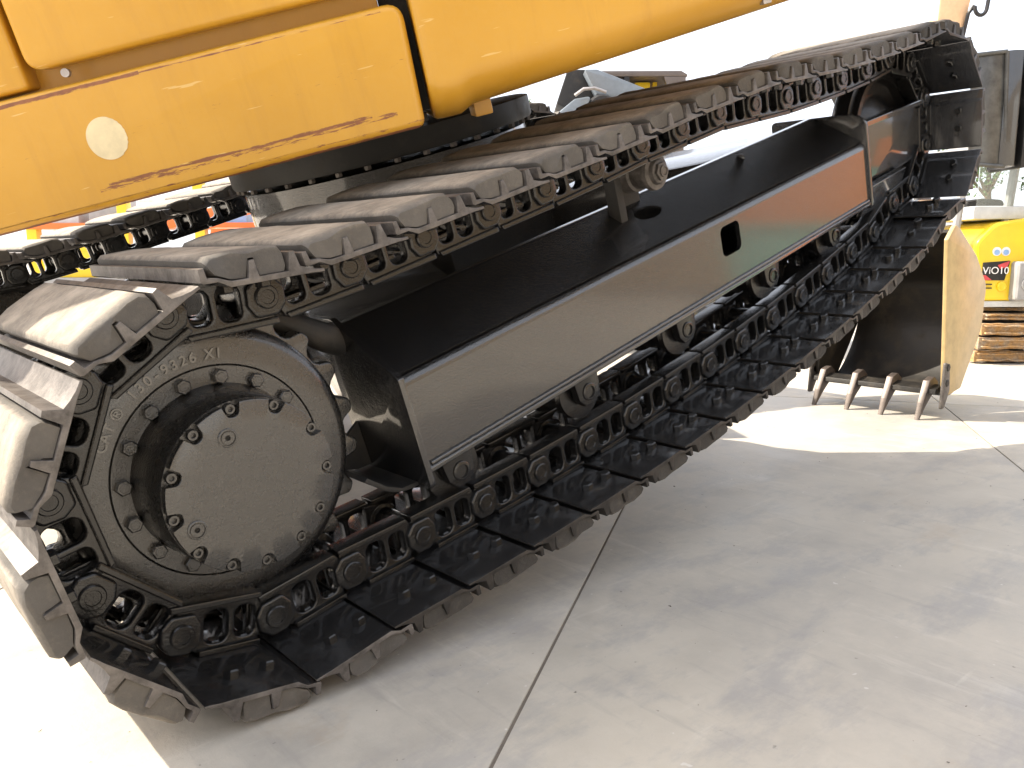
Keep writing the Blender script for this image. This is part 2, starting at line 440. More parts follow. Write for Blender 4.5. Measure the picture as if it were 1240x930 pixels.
# ------------------------------------------------------------------ the excavator: frame of the machine (x along the track, y away, z up the machine)
TILT = .31186
ROOT_M = Matrix(((math.cos(TILT), 0, -math.sin(TILT), 0), (0, 1, 0, 0), (math.sin(TILT), 0, math.cos(TILT), .3807), (0, 0, 0, 1)))
EX = empty("excavator", ROOT_M)
tag(EX, "yellow tracked excavator with glossy black undercarriage tipped nose up", "excavator")

P = .1715; RS = .2916
# pins, in the order of travel: bottom towards the idler, idler, top back, sprocket
a0, da = .108, 2 * math.asin(P / 2 / RS)
spr = [(-RS * math.sin(a0 + j * da) , -RS * math.cos(a0 + j * da)) for j in range(6)]
bot = [(.1344 + P * i, -.373 + .0583 * (.1344 + P * i - 1.265) ** 2) for i in range(14)]
top = [(2.398, .243), (2.228, .243), (2.06, .247), (1.891, .254), (1.719, .268), (1.546, .282), (1.373, .279), (1.205, .276), (1.029, .267), (.858, .262), (.685, .260), (.51, .258), (.332, .257), (.158, .262)]
def idler_pins():
    best = None
    RI = .252; st = 2 * math.asin(P / 2 / RI)
    for ic in range(0, 120):
        cx = 2.53 + ic * .001
        for ia in range(-40, 41):
            a = R(-105 + ia * .5)
            ps = [(cx + RI * math.cos(a + st * k), RI * math.sin(a + st * k)) for k in range(6)]
            for n in (5, 6):
                e = abs(math.dist(bot[-1], ps[0]) - P) + abs(math.dist(ps[n - 1], top[0]) - P)
                if best is None or e < best[0]: best = (e, ps[:n], cx)
    return best
_, idl, IDX = idler_pins()
pins = [*bot, *idl, *top, *spr[::-1]]

# --- shoe meshes: local x along the travel, z outward, y across (towards the viewer)
H0, TH = .044, .009
H1 = H0 + TH
prof = [(-.027, H0 - .001), (-.018, H0 - .001), (-.004, H0), (.128, H0), (.138, H0 + .006), (.146, H0 + .0105), (.168, H0 + .0105), (.1715, H0 + .013),
        (.172, H1 + .024), (.1635, H1 + .0245), (.161, H1 + .009), (.146, H1 + .008), (.134, H1 + .003), (.124, H1),
        (.0995, H1), (.0945, H1 + .025), (.0865, H1 + .026), (.082, H1),
        (.0345, H1), (.0295, H1 + .028), (.0205, H1 + .029), (.0140, H1 + .005), (.002, H1 + .000), (-.012, H1 - .004), (-.026, H1 - .0055)]
SHW = .275
bm = bmesh.new(); bm_prism(bm, [prof], -SHW, SHW, .0012)
bm.faces.ensure_lookup_table(); bmesh.ops.recalc_face_normals(bm, faces=bm.faces[:])
shoe_me = from_bm(bm, "track_shoe", [M_BLACK, M_STEEL])
for p in shoe_me.polygons:
    if abs(p.normal.y) > .5 or (p.normal.z > .2) or p.center.z > H1 + .006: p.material_index = 1
def pad_mesh(seed):
    rnd = random.Random(seed)
    g = .0022
    pr = [(.0370, H1 + .001), (.079, H1 + .001), (.0815, H1 + .012), (.0845, H1 + .0285), (.0965, H1 + .0285), (.0995, H1 + .012), (.1020, H1 + .001), (.126, H1 + .002),
          (.150, H1 + .010), (.157, H1 + .022), (.159, H1 + .0330), (.152, H1 + .0395), (.12, H1 + .0420), (.092, H1 + .0425), (.062, H1 + .0420), (.043, H1 + .0395), (.0350, H1 + .0305), (.0340, H1 + .012)]
    topset = {8, 9, 10, 11, 12, 13, 14, 15, 16, 17}
    ys = [-.270, -.266, -.258, -.247, -.232, -.20, -.15, -.10, -.05, 0, .05, .10, .15, .20, .232, .247, .258, .266, .270]
    bm = bmesh.new(); rings = []
    for y in ys:
        e = max(0., (abs(y) - .256) / .014)
        ring = []
        for i, (s, h) in enumerate(pr):
            hh = h; ss = s
            if h > H1 + .03: hh = h - .006 * e * e
            ss += (.5 - (s - .03) / .125) * .006 * e * e
            v = Vector((ss * 22 + seed * 9, y * 22, hh * 22))
            amp = .0007 + (.0032 * e if i in topset else 0)
            if i in topset: hh += amp * noise.noise(v * 1.3) * 1.6; ss += amp * .7 * noise.noise(v * 1.7 + Vector((5, 5, 5)))
            ring.append(bm.verts.new((ss, y + (.002 * noise.noise(v * 3) if abs(y) > .26 else 0), hh)))
        rings.append(ring)
    n = len(pr)
    for a, b in zip(rings, rings[1:]):
        for k in range(n): bm.faces.new((a[k], a[(k + 1) % n], b[(k + 1) % n], b[k]))
    f1 = bm.faces.new(rings[0]); f2 = bm.faces.new(rings[-1])
    bmesh.ops.triangulate(bm, faces=[f1, f2])
    return from_bm(bm, "rubber_pad", M_RUBBER, 40)
pad_mes = [pad_mesh(k) for k in range(5)]
pad_dark = []
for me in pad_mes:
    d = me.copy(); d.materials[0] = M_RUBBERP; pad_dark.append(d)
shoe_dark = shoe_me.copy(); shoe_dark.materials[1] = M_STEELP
# --- link: outline with two windows
lo = [(-.012, -.050), (.134, -.050), (.147, -.046), (.152, -.030), (.150, .012), (.142, .036), (.132, H0), (.034, H0), (.020, .036)]
lo += [(.036 * math.cos(R(t)), .036 * math.sin(R(t))) for t in range(60, 250, 15)]
lo = [(x, z) for x, z in lo]
w1 = rrect(.042, -.031, .084, .030, .016); w2 = rrect(.096, -.029, .134, .028, .014)
def link_mesh(side):
    bm = bmesh.new()
    y0, y1 = (.066, .092)
    bm_prism(bm, [lo, w1, w2], y0, y1, .004, res=2)
    bm_prism(bm, [rpoly([(-.020, -.051), (.140, -.051), (.146, -.040), (-.018, -.038)], .003)], .052, .098, .003)        # rail
    bm_prism(bm, [rpoly([(.030, .034), (.140, .034), (.140, H0), (.030, H0)], .002)], .055, .104, .002)      # foot on the shoe
    bm_prism(bm, [rpoly([(-.036, -.016), (-.018, -.035), (.022, -.035), (.036, -.012), (.034, .020), (.012, .036), (-.018, .034), (-.036, .014)], .012)], .080, .102, .005, res=2)
    for s in (.063, .115):                                     # bolt nuts in the windows
        bm_hexbolt(bm, .013, .016, Matrix.Translation((s, .079, H0 - .002)) @ Matrix.Rotation(math.pi, 4, 'X'))
    bm_prism(bm, [circ(.1715, 0, .037, 20)], .044, .064, .003)                                    # inboard boss
    bm_prism(bm, [[(.13, -.045), (.1715, -.037), (.1715, .037), (.13, .040)]], .048, .064, .002)
    if side < 0: bm.transform(Matrix.Scale(-1, 4, (0, 1, 0))); bmesh.ops.reverse_faces(bm, faces=bm.faces[:])
    return from_bm(bm, "track_link", M_LINK, 40)
link_me = {1: link_mesh(1), -1: link_mesh(-1)}
bm = bmesh.new()
bm_lathe(bm, [(.027, -.05), (.027, .05)], 20); bm_lathe(bm, [(.019, -.108), (.021, -.106), (.021, .106), (.019, .108), (.013, .108), (.012, .1065), (.0005, .1065)], 20)
pin_me = from_bm(bm, "track_pin", M_LINK)
bm = bmesh.new(); bm_hexbolt(bm, .0135, .016, Matrix.Rotation(math.pi, 4, 'X')); bolt_me = from_bm(bm, "shoe_bolt", M_LINK)

def mat_link(a, b, yc):
    e1 = Vector((b[0] - a[0], 0, b[1] - a[1])).normalized()
    e3 = Vector((e1.z, 0, -e1.x))                     # outward = right of the travel
    e2 = e3.cross(e1)
    return Matrix(((e1.x, e2.x, e3.x, a[0]), (e1.y, e2.y, e3.y, yc), (e1.z, e2.z, e3.z, a[1]), (0, 0, 0, 1)))
def build_track(yc, bolts, shift=0):
    n = len(pins)
    for k in range(n):
        M = mat_link(pins[k], pins[(k + 1) % n], yc)
        low = k < len(bot) + len(idl)                       # freshly sprayed lower run
        sh = link("track_shoe", shoe_dark if low else shoe_me, EX, M)
        link("rubber_pad", (pad_dark if low else pad_mes)[(k * 3 + shift) % 5], sh, Matrix.Identity(4) if k % 2 else Matrix.Identity(4))
        for s in (1, -1): link("track_link", link_me[s], sh, Matrix.Identity(4))
        link("track_pin", pin_me, sh, Matrix.Identity(4))
        if bolts:
            for s in (.046, .108):
                for y in (.2, -.2): link("shoe_bolt", bolt_me, sh, Matrix.Translation((s, y, H0)))
build_track(0., True)
build_track(2.0, False, 2)

# --- sprocket, final drive (near side), and plain copies on the far side
XS, ZS = -.008, -.004
teeth = []
for i in range(21):
    a = a0 + math.pi / 2 + (i + .5) * 2 * math.pi / 21
    pit = math.pi / 21
    for da_, r in ((-.98, .2640), (-.74, .2655), (-.56, .2715), (-.42, .2815), (-.30, .2895), (-.15, .2925), (.15, .2925), (.30, .2895), (.42, .2815), (.56, .2715), (.74, .2655)):
        teeth.append((r * math.cos(a + da_ * pit), -r * math.sin(a + da_ * pit)))
def sprocket_mesh():
    bm = bmesh.new()
    bm_prism(bm, [teeth], -.024, .024, .005, res=2)
    bm_lathe(bm, [(.150, -.058), (.186, -.0585), (.1885, -.055), (.1895, -.0585), (.232, -.058), (.246, -.053), (.2545, -.044), (.258, -.03), (.258, .03), (.150, .05)], 96, close=True)
    return from_bm(bm, "sprocket", M_CAST, 30)
spm = sprocket_mesh()
def drum_mesh():
    bm = bmesh.new()
    bm_lathe(bm, [(.157, -.03), (.157, -.056), (.154, -.064), (.152, -.10), (.1465, -.170), (.1455, -.172), (.02, -.172), (.02, .16), (.157, .16)], 80, close=True)
    return from_bm(bm, "final_drive", M_CAST, 30)
dm = drum_mesh()
cb_ang = [R(a) for a in (86, 54, 19, -14, -46, 116, 147, 176, -154, -127, -101, -71)]
def cover_mesh():
    RC = .145; nb = .0125; out = []
    N_ = 360; angs = sorted(a % (2 * math.pi) for a in cb_ang)
    for i in range(N_):
        t = 2 * math.pi * i / N_; r = RC
        for a in angs:
            d = (t - a + math.pi) % (2 * math.pi) - math.pi
            rc = .1355
            if abs(d) < .095:
                # bite: circle of radius nb at rc
                q = rc * math.sin(abs(d))
                if q < nb: r = min(r, rc * math.cos(d) - math.sqrt(max(0, nb * nb - q * q)))
        out.append((r * math.cos(t), r * math.sin(t)))
    bm = bmesh.new(); rings = []
    for k, y in ((1.0, -.171), (1.0, -.1878), (.996, -.1893), (.988, -.190), (.80, -.190), (.5, -.190), (.2, -.190)):
        if k >= .98: rings.append([bm.verts.new((x * k, y, z * k)) for x, z in out])
        else: rings.append([bm.verts.new((.1275 * k * math.cos(2 * math.pi * i / 360), y, .1275 * k * math.sin(2 * math.pi * i / 360))) for i in range(360)])
    for a, b in zip(rings, rings[1:]):
        for i in range(360): bm.faces.new((a[i], a[(i + 1) % 360], b[(i + 1) % 360], b[i]))
    bm.faces.new(rings[-1])
    return from_bm(bm, "cover_plate", M_CAST)
cvm = cover_mesh()
bm = bmesh.new(); bm_hexbolt(bm, .0095, .012, Matrix.Rotation(math.pi / 2, 4, 'X'), socket=True); cbm = from_bm(bm, "cover_bolt", M_CAST)
bm = bmesh.new(); bm_hexbolt(bm, .0140, .013, Matrix.Rotation(math.pi / 2, 4, 'X')); bm_lathe(bm, [(.009, -.012), (.007, -.0135), (.0005, -.0135)], 12); hbm = from_bm(bm, "hub_bolt", M_CAST)
bm = bmesh.new(); bm_lathe(bm, [(.0155, .001), (.0155, -.002), (.0145, -.0028), (.0128, -.0028), (.0122, -.0006), (.011, -.0006), (.0105, -.0022), (.0045, -.0022), (.004, .0), (.0005, .0)], 32); plm = from_bm(bm, "filler_plug", M_CAST)
def drive(yc, flip, near):
    F = Matrix.Translation((XS, yc, ZS)) @ (Matrix.Rotation(math.pi, 4, 'Z') if flip else Matrix.Identity(4))
    sp = link("sprocket", spm, EX, F)
    for i in range(16):
        a = R(22.5 * i + 4); link("hub_bolt", hbm, sp, Matrix.Translation((.1685 * math.cos(a), -.0575, .1685 * math.sin(a))) @ Matrix.Rotation(a * 3, 4, 'Y'))
    fd = link("final_drive", dm, EX, F)
    link("cover_plate", cvm, fd, Matrix.Identity(4))
    for a in cb_ang: link("cover_bolt", cbm, fd, Matrix.Translation((.1355 * math.cos(a), -.1715, .1355 * math.sin(a))))
    for a, r in ((98, .097), (190, .113)):
        link("filler_plug", plm, fd, Matrix.Translation((r * math.cos(R(a)), -.190, r * math.sin(R(a)))))
    if near:
        bm = bmesh.new()
        chars = [("C", 142), ("A", 137.5), ("T", 133), ("\u00ae", 126), ("1", 115.5), ("3", 111), ("0", 106.5), ("-", 102), ("9", 97.5), ("3", 93), ("2", 88.5), ("6", 84), ("X", 76), ("1", 71.5)]
        for ch, a in chars:
            t = R(a)
            M = Matrix.Translation((.2005 * math.cos(t), -.0585, .2005 * math.sin(t))) @ Matrix.Rotation(-(t - math.pi / 2), 4, 'Y') @ Matrix.Rotation(math.pi / 2, 4, 'X')
            text_bm(bm, ch, .0245, .0032, M, .0)
        link("cast_lettering", from_bm(bm, "cast_lettering", M_LETTER, 20), sp, Matrix.Identity(4))
drive(0., False, True)
drive(2.0, True, False)

# --- track frame
def frame_side(yc, sgn):
    """sgn=+1 near side: outer face towards -y"""
    F = Matrix.Translation((0, yc, 0)) @ Matrix.Scale(sgn, 4, (0, 1, 0))
    def mk(name, bm, m, ang=35):
        if sgn < 0:
            bm.transform(Matrix.Scale(-1, 4, (0, 1, 0))); bmesh.ops.reverse_faces(bm, faces=bm.faces[:])
        return link(name, from_bm(bm, name, m, ang), EX, Matrix.Translation((0, yc, 0)))
    # main side beam: cross section swept along x, outer wall with a hand hole built as its own plate
    x0, x1 = .352, 2.300
    bm = bmesh.new()
    prof = rpoly([(.0475, .1045), (.0515, .1135), (.062, .121), (.085, .121), (.118, .095), (.118, -.165), (-.04, -.165), (-.04, -.158), (.110, -.158), (.110, .092), (.082, .113), (.066, .113)], [0, .0, .01, .02, .02, 0, 0, 0, 0, .01, .01, .0], 4)
    bm_prism(bm, [prof], x0, x1, .0008, 'x')
    sa = math.atan2(.0925, .1575); sl = .182
    sb = bmesh.new(); ov = [(1.292 + .052 * math.cos(R(t)), .112 + .026 * math.sin(R(t))) for t in range(0, 360, 12)]
    bm_prism(sb, [[(x0, 0), (x1, 0), (x1, sl), (x0, sl)], ov], -.0085, 0, .0, 'y')
    # (x, depth, along) -> lay on the slope
    sb.transform(Matrix.Translation((0, -.1035, .0200)) @ Matrix.Rotation(sa - math.pi / 2, 4, 'X'))
    tmp = bpy.data.meshes.new("t"); sb.to_mesh(tmp); sb.free(); bm.from_mesh(tmp); bpy.data.meshes.remove(tmp)
    bm_prism(bm, [[(1.475, -.09), (1.50, -.09), (1.50, -.02), (1.475, -.02)], circ(1.487, -.045, .006, 10)], -.04, -.03, .001, 'y')
    fr = mk("track_frame", bm, M_BLACK)
    # outer wall plate (with the oblong hand hole)
    bm = bmesh.new()
    hole = rrect(1.443, -.094, 1.535, -.010, .018)
    bm_prism(bm, [[(x0, -.176), (x1, -.176), (x1, .002), (x0, .002)], hole], -.1205, -.1065, .0, 'y')
    wp = mk("outer_wall_plate", bm, M_BLACK)
    # folded upper chamfer and the lower weld bead and lip
    bm = bmesh.new()
    arc = [(-.0985 - .0222 * math.cos(R(t)), .0010 + .0222 * math.sin(R(t))) for t in (0, 9, 18, 27, 36, 45, 54, 62)]
    bm_prism(bm, [arc + [(-.1005, .0120), (-.1060, .0010)]], x0, x1, .0, 'x')
    mk("top_chamfer", bm, M_BLACK, 60)
    bm = bmesh.new()
    bm_prism(bm, [rpoly([(-.127, -.190), (-.127, -.180), (-.120, -.1745), (-.104, -.1745), (-.104, -.190)], [.003, .003, 0, 0, 0])], x0, x1, .001, 'x')
    mk("bottom_lip", bm, M_BLACK)
    pts = [Vector((x0 + .01 + (x1 - x0 - .02) * i / 220, -.1222 + .0012 * noise.noise(Vector((i * .9, 0, 0))), -.1715 + .0016 * noise.noise(Vector((i * .8, 9, 0))))) for i in range(221)]
    bm = bmesh.new(); bm_tube(bm, pts, [.0052 + .0011 * noise.noise(Vector((i * 1.1, 3, 3))) for i in range(221)], 8); mk("weld_bead", bm, M_BLACK, 80)
    # rear end plate
    bm = bmesh.new()
    bm_prism(bm, [rpoly([(-.135, -.222), (-.135, .026), (-.112, .040), (.060, .140), (.12, .14), (.12, -.222)], [.02, .006, .006, .02, 0, 0])], .338, .353, .003, 'x')
    mk("end_plate", bm, M_BLACK)
    # lower guard behind the end plate down to the first roller
    bm = bmesh.new()
    gp = smooth([(.225, -.150), (.262, -.190), (.30, -.212), (.338, -.218)], 4)
    bm_prism(bm, [gp + [(.338, -.210), (.30, -.204), (.268, -.183), (.233, -.145)]], -.09, .10, .001)
    bm_prism(bm, [[(.24, -.15), (.338, -.10), (.338, -.205), (.30, -.2), (.26, -.18)]], .085, .095, .001)
    mk("sprocket_guard", bm, M_DARK)
    # motor bracket behind the sprocket
    bm = bmesh.new(); bm_box(bm, (.02, .12, -.12), (.30, .20, .14), .003); bm_tube(bm, smooth([(.09, .04, .222), (.17, .03, .215), (.24, .02, .17), (.29, .02, .12), (.345, .05, .09)], 4) if False else [(.09, .05, .222), (.15, .045, .220), (.21, .04, .195), (.26, .04, .155), (.30, .05, .12), (.345, .06, .09)], [.014, .02, .024, .026, .03, .034], 12)
    mk("motor_bracket", bm, M_DARK)
    # front guard plate (collar) and idler yoke
    bm = bmesh.new()
    bm_prism(bm, [rpoly([(-.129, -.200), (-.129, .092), (-.085, .118), (.215, .122), (.215, -.12), (.10, -.2)], [.015, .03, .03, .02, 0, 0])], 2.301, 2.316, .003, 'x')
    mk("collar_plate", bm, M_BLACK)
    bm = bmesh.new()
    bm_prism(bm, [rpoly([(2.317, -.150), (2.317, .078), (2.86, .060), (2.86, -.120), (2.70, -.135)], [0, 0, .03, .04, .05])], -.086, -.062, .003)
    bm_prism(bm, [rpoly([(2.317, .060), (2.317, .082), (2.845, .064), (2.845, .045)], 0)], -.105, -.062, .004)
    bm_prism(bm, [rpoly([(2.317, -.150), (2.317, .078), (2.86, .060), (2.86, -.120), (2.70, -.135)], [0, 0, .03, .04, .05])], .062, .086, .003)
    mk("idler_yoke", bm, M_BLACK)
    bm = bmesh.new()
    bm_prism(bm, [rpoly([(-.118, -.135), (-.100, -.125), (-.06, -.235), (-.078, -.235)], .004)], 2.317, 2.60, .003, 'x')
    mk("idler_guard", bm, M_BLACK)
    # idler
    bm = bmesh.new()
    ri = .201
    bm_lathe(bm, [(.07, -.055), (.09, -.05), (.13, -.022), (ri - .03, -.026), (ri - .022, -.048), (ri - .003, -.048), (ri, -.044), (ri + .001, -.026), (ri + .018, -.022), (ri + .02, 0), (ri + .018, .022), (ri + .001, .026), (ri, .044), (ri - .003, .048), (ri - .022, .048), (ri - .03, .026), (.13, .022), (.09, .05), (.07, .055)], 64, 'y', (IDX, 0, 0), close=False)
    mk("idler_wheel", bm, M_LINK)
    # bottom rollers
    for x, z in ((.44, -.236), (.855, -.237), (1.262, -.236), (1.70, -.233), (2.09, -.230)):
        bm = bmesh.new(); r = .058
        bm_lathe(bm, [(.03, -.075), (r + .012, -.070), (r + .014, -.060), (r + .012, -.052), (r, -.048), (r, -.02), (r - .016, -.016), (r - .016, .016), (r, .02), (r, .048), (r + .012, .052), (r + .014, .06), (r + .012, .07), (.03, .075)], 40, 'y', (x, 0, z))
        ro = mk("track_roller", bm, M_LINK)
        for s in (-1, 1):
            bm = bmesh.new()
            bm_prism(bm, [rpoly([(x - .045, -.180), (x + .045, -.180), (x + .036, z - .012), (x + .018, z - .034), (x - .018, z - .034), (x - .036, z - .012)], .008)], s * .078, s * .102, .004) if s > 0 else bm_prism(bm, [rpoly([(x - .045, -.180), (x + .045, -.180), (x + .036, z - .012), (x + .018, z - .034), (x - .018, z - .034), (x - .036, z - .012)], .008)], -.102, -.078, .004)
            bm_lathe(bm, [(.022, 0), (.022, -.004), (.018, -.006), (.015, -.006), (.014, -.002), (.0005, -.002)], 24, 'y', (x, -.101 if s < 0 else .106, z))
            if sgn < 0: bm.transform(Matrix.Scale(-1, 4, (0, 1, 0))); bmesh.ops.reverse_faces(bm, faces=bm.faces[:])
            link("roller_collar", from_bm(bm, "roller_collar", M_LINK), ro, Matrix.Identity(4))
    # carrier roller on its bracket
    bm = bmesh.new(); cz = .190; cx = 1.29
    bm_lathe(bm, [(.026, -.078), (.03, -.076), (.034, -.066), (.046, -.064), (.048, -.058), (.048, -.050), (.041, -.046), (.041, -.006), (.048, -.002), (.048, .03), (.03, .034)], 40, 'y', (cx, 0, cz))
    cr = mk("carrier_roller", bm, M_STEEL)
    bm = bmesh.new(); bm_hexbolt(bm, .024, .010, Matrix.Translation((cx, -.077, cz)) @ Matrix.Rotation(math.pi / 2, 4, 'X')); bm_lathe(bm, [(.015, -.087), (.015, -.091), (.011, -.092), (.010, -.089), (.0005, -.089)], 24, 'y', (cx, 0, cz))
    if sgn < 0: bm.transform(Matrix.Scale(-1, 4, (0, 1, 0))); bmesh.ops.reverse_faces(bm, faces=bm.faces[:])
    link("roller_nut", from_bm(bm, "roller_nut", M_STEEL), cr, Matrix.Identity(4))
    bm = bmesh.new(); bm_box(bm, (cx - .035, .034, .10), (cx + .035, .075, cz + .03), .006); bm_box(bm, (cx - .105, -.01, .085), (cx - .078, .03, .20), .005)
    mk("carrier_bracket", bm, M_DARK)
    return fr
frame_side(0., 1)
frame_side(2.0, -1)

# --- car body between the tracks, tower and slewing ring
SC = Vector((1.20, 1.0, 0))
bm = bmesh.new()
oct_ = [(SC.x + .56 * math.cos(R(22.5 + 45 * i)), SC.y + .56 * math.sin(R(22.5 + 45 * i))) for i in range(8)]
bm_prism(bm, [oct_], -.12, .20, .01, 'z')
link("car_body", from_bm(bm, "car_body", M_BLACK), EX)
for sx, xx in ((-1, .62), (1, 1.86)):
    for sy, yy in ((-1, .10), (1, 1.90)):
        bm = bmesh.new()
        c0 = Vector((SC.x + sx * .42, SC.y + sy * .30, 0)); c1 = Vector((xx + sx * .10, yy, 0))
        d = (c1 - c0).normalized(); nn = Vector((-d.y, d.x, 0))
        pts = [c0 + nn * .20, c1 + nn * .17, c1 - nn * .17, c0 - nn * .20]
        bm_prism(bm, [[(p.x, p.y) for p in pts]], -.11, .115 if sx > 0 else .09, .012, 'z')
        link("body_leg", from_bm(bm, "body_leg", M_BLACK), EX)
tw = lathe("ring_tower", [(.505, .19), (.490, .205), (.487, .345), (.46, .352)], M_BLACK, 72, 'z', tuple(SC))
link("ring_tower", tw, EX)
bm = bmesh.new()
bm_lathe(bm, [(.49, .362), (.512, .364), (.516, .370), (.516, .428), (.50, .432)], 72, 'z', tuple(SC))
ring = link("slewing_ring", from_bm(bm, "slewing_ring", M_DARK), EX)
bm = bmesh.new(); bm_hexbolt(bm, .011, .012, Matrix.Rotation(math.pi, 4, 'X')); rb = from_bm(bm, "ring_bolt", M_STEEL)
for i in range(36):
    a = R(10 * i); link("ring_bolt", rb, ring, Matrix.Translation((SC.x + .500 * math.cos(a), SC.y + .500 * math.sin(a), .3625)))

# --- the house (swung round by 35 degrees): local x = u along the side, local y = w outward, z up
PHI = R(-35)
ud = Vector((math.cos(PHI), math.sin(PHI), 0)); un = Vector((math.sin(PHI), -math.cos(PHI), 0))
# right handed: x=ud, y=-un, z
HM = Matrix(((ud.x, -un.x, 0, SC.x), (ud.y, -un.y, 0, SC.y), (0, 0, 1, 0), (0, 0, 0, 1)))
FW = -1.20         # face of the side, in local y
UL = -1.25
# skirt: lower side sill, rounded plate with returns
bm = bmesh.new()
sk = rpoly([(UL, .455), (.129, .455), (.143, .688), (UL, .688)], [.01, .02, .035, .01], 6)
bm_prism(bm, [sk], FW, FW + .10, .014, 'y', 3)
skirt = link("side_skirt", from_bm(bm, "side_skirt", M_SKIRT, 50), EX, HM)
tag(skirt, "yellow lower side skirt with rust scrapes and a round cream sticker")
bm = bmesh.new()
stk = []
for i in range(64):
    t = 2 * math.pi * i / 64; r = .0375 + (.0008 * random.uniform(-1, 1) if (t < 1.2 or t > 5.2) else 0)
    stk.append((-.470 + r * math.cos(t), .5795 + r * 1.06 * math.sin(t)))
bm_prism(bm, [stk], FW - .0012, FW + .001, 0, 'y')
link("round_sticker", from_bm(bm, "round_sticker", M_STICK), skirt, Matrix.Identity(4))
# recess behind, upper door, pillar left of the door
bm = bmesh.new(); bm_box(bm, (UL + .01, FW + .078, .50), (.100, .40, 1.35), .01)
link("house_body", from_bm(bm, "house_body", M_YEL), EX, HM)
bm = bmesh.new()
bm_prism(bm, [rpoly([(-.560, .722), (.135, .722), (.150, 1.32), (-.545, 1.32)], [.03, .03, .03, .03], 6)], FW - .004, FW + .05, .012, 'y', 3)
door = link("engine_door", from_bm(bm, "engine_door", M_YEL, 50), EX, HM)
bm = bmesh.new(); bm_lathe(bm, [(.008, -.012), (.008, 0), (.005, .004), (.0005, .004)], 12, 'y', (-.50, FW + .02, .708)); link("door_latch", from_bm(bm, "door_latch", M_BARE), door, Matrix.Identity(4))
bm = bmesh.new()
bm_prism(bm, [rpoly([(UL, .696), (-.576, .696), (-.561, 1.32), (UL, 1.32)], [.01, .012, .01, .01], 6)], FW + .016, FW + .09, .010, 'y', 3)
link("pillar_panel", from_bm(bm, "pillar_panel", M_YEL, 50), EX, HM)
bm = bmesh.new(); bm_box(bm, (.101, FW + .13, .482), (.30, FW + .16, 1.30), .002); link("gap_shade_strip", from_bm(bm, "gap_shade_strip", M_DARK), EX, HM)  # dark strip added behind the seam to stand in for its shade
# floor plate under the house, roof and cab mass that shade the track
bm = bmesh.new(); bm_box(bm, (UL + .02, FW + .11, .460), (.14, .40, .478), .004)
link("house_floor", from_bm(bm, "house_floor", M_DARK), EX, HM)
bm = bmesh.new(); bm_box(bm, (UL + .01, -1.12, 1.35), (.3, .40, 1.72), .04); link("engine_cover", from_bm(bm, "engine_cover", M_YEL), EX, HM)
# counterweight: loft of rounded sections along u, tail swept round in plan
def cw_section(u):
    """returns closed section (y, z) at u"""
    t = max(0., (u - .95) / .55)
    back = FW - .012 + .42 * t ** 2 * 1.3
    zb = .458 + (.012 if u > .22 else 0) + .045 * max(0, (u - .22)) / .75 + .25 * t ** 2
    zt = 1.30 - .2 * t ** 2
    rb = .085
    pts = []
    for i in range(13):
        a = R(180 + 90 * i / 12)           # from the face (pointing -y) round to the underside
        pts.append((back + rb * 1.3 + rb * 1.3 * math.cos(a), zb + rb * .9 + rb * .9 * math.sin(a)))
    inner = .4 - .6 * t
    pts.append((max(inner, pts[-1][0] + .05), zb)); pts.append((max(inner, pts[-2][0] + .05), zt))
    for i in range(9):
        a = R(90 + 90 * i / 8); pts.append((back + .08 + .08 * math.cos(a), zt - .08 + .08 * math.sin(a)))
    return pts
bm = bmesh.new(); rings = []
us = [.150, .153, .159, .170] + [.21 + .0 * i for i in range(1)] + [.24, .3, .4, .5, .6, .7, .8, .9, .95, 1.0, 1.06, 1.12, 1.18, 1.24, 1.3, 1.36, 1.42, 1.48]
for i, u in enumerate(us):
    ins = (.012, .005, .0015, 0)[i] if i < 4 else 0
    sec = cw_section(u); cy = .0; cz = .9
    rings.append([bm.verts.new((u - (z - .46) * .0 + .10 * (z - .46) * (1 if i < 4 else 0) * .35, y + (ins if y < -.9 else 0), z + (ins if z < .6 else -ins if z > 1.2 else 0))) for y, z in sec])
n = len(rings[0])
for a, b in zip(rings, rings[1:]):
    for k in range(n): bm.faces.new((a[k], a[(k + 1) % n], b[(k + 1) % n], b[k]))
bm.faces.new(rings[0]); bm.faces.new(rings[-1])
cwt = link("counterweight", from_bm(bm, "counterweight", M_YEL, 40), EX, HM)
bm = bmesh.new(); bm_box(bm, (.245, FW + .16, .440), (.285, FW + .30, .50), .006); link("mounting_lug", from_bm(bm, "mounting_lug", M_YEL), cwt, Matrix.Identity(4))
for u in (.86, .99):
    bm = bmesh.new(); bm_box(bm, (u, FW + .02, cw_section(u)[6][1] - .012), (u + .018, FW + .06, .53), .003); link("edge_clip", from_bm(bm, "edge_clip", M_BARE), cwt, Matrix.Identity(4))

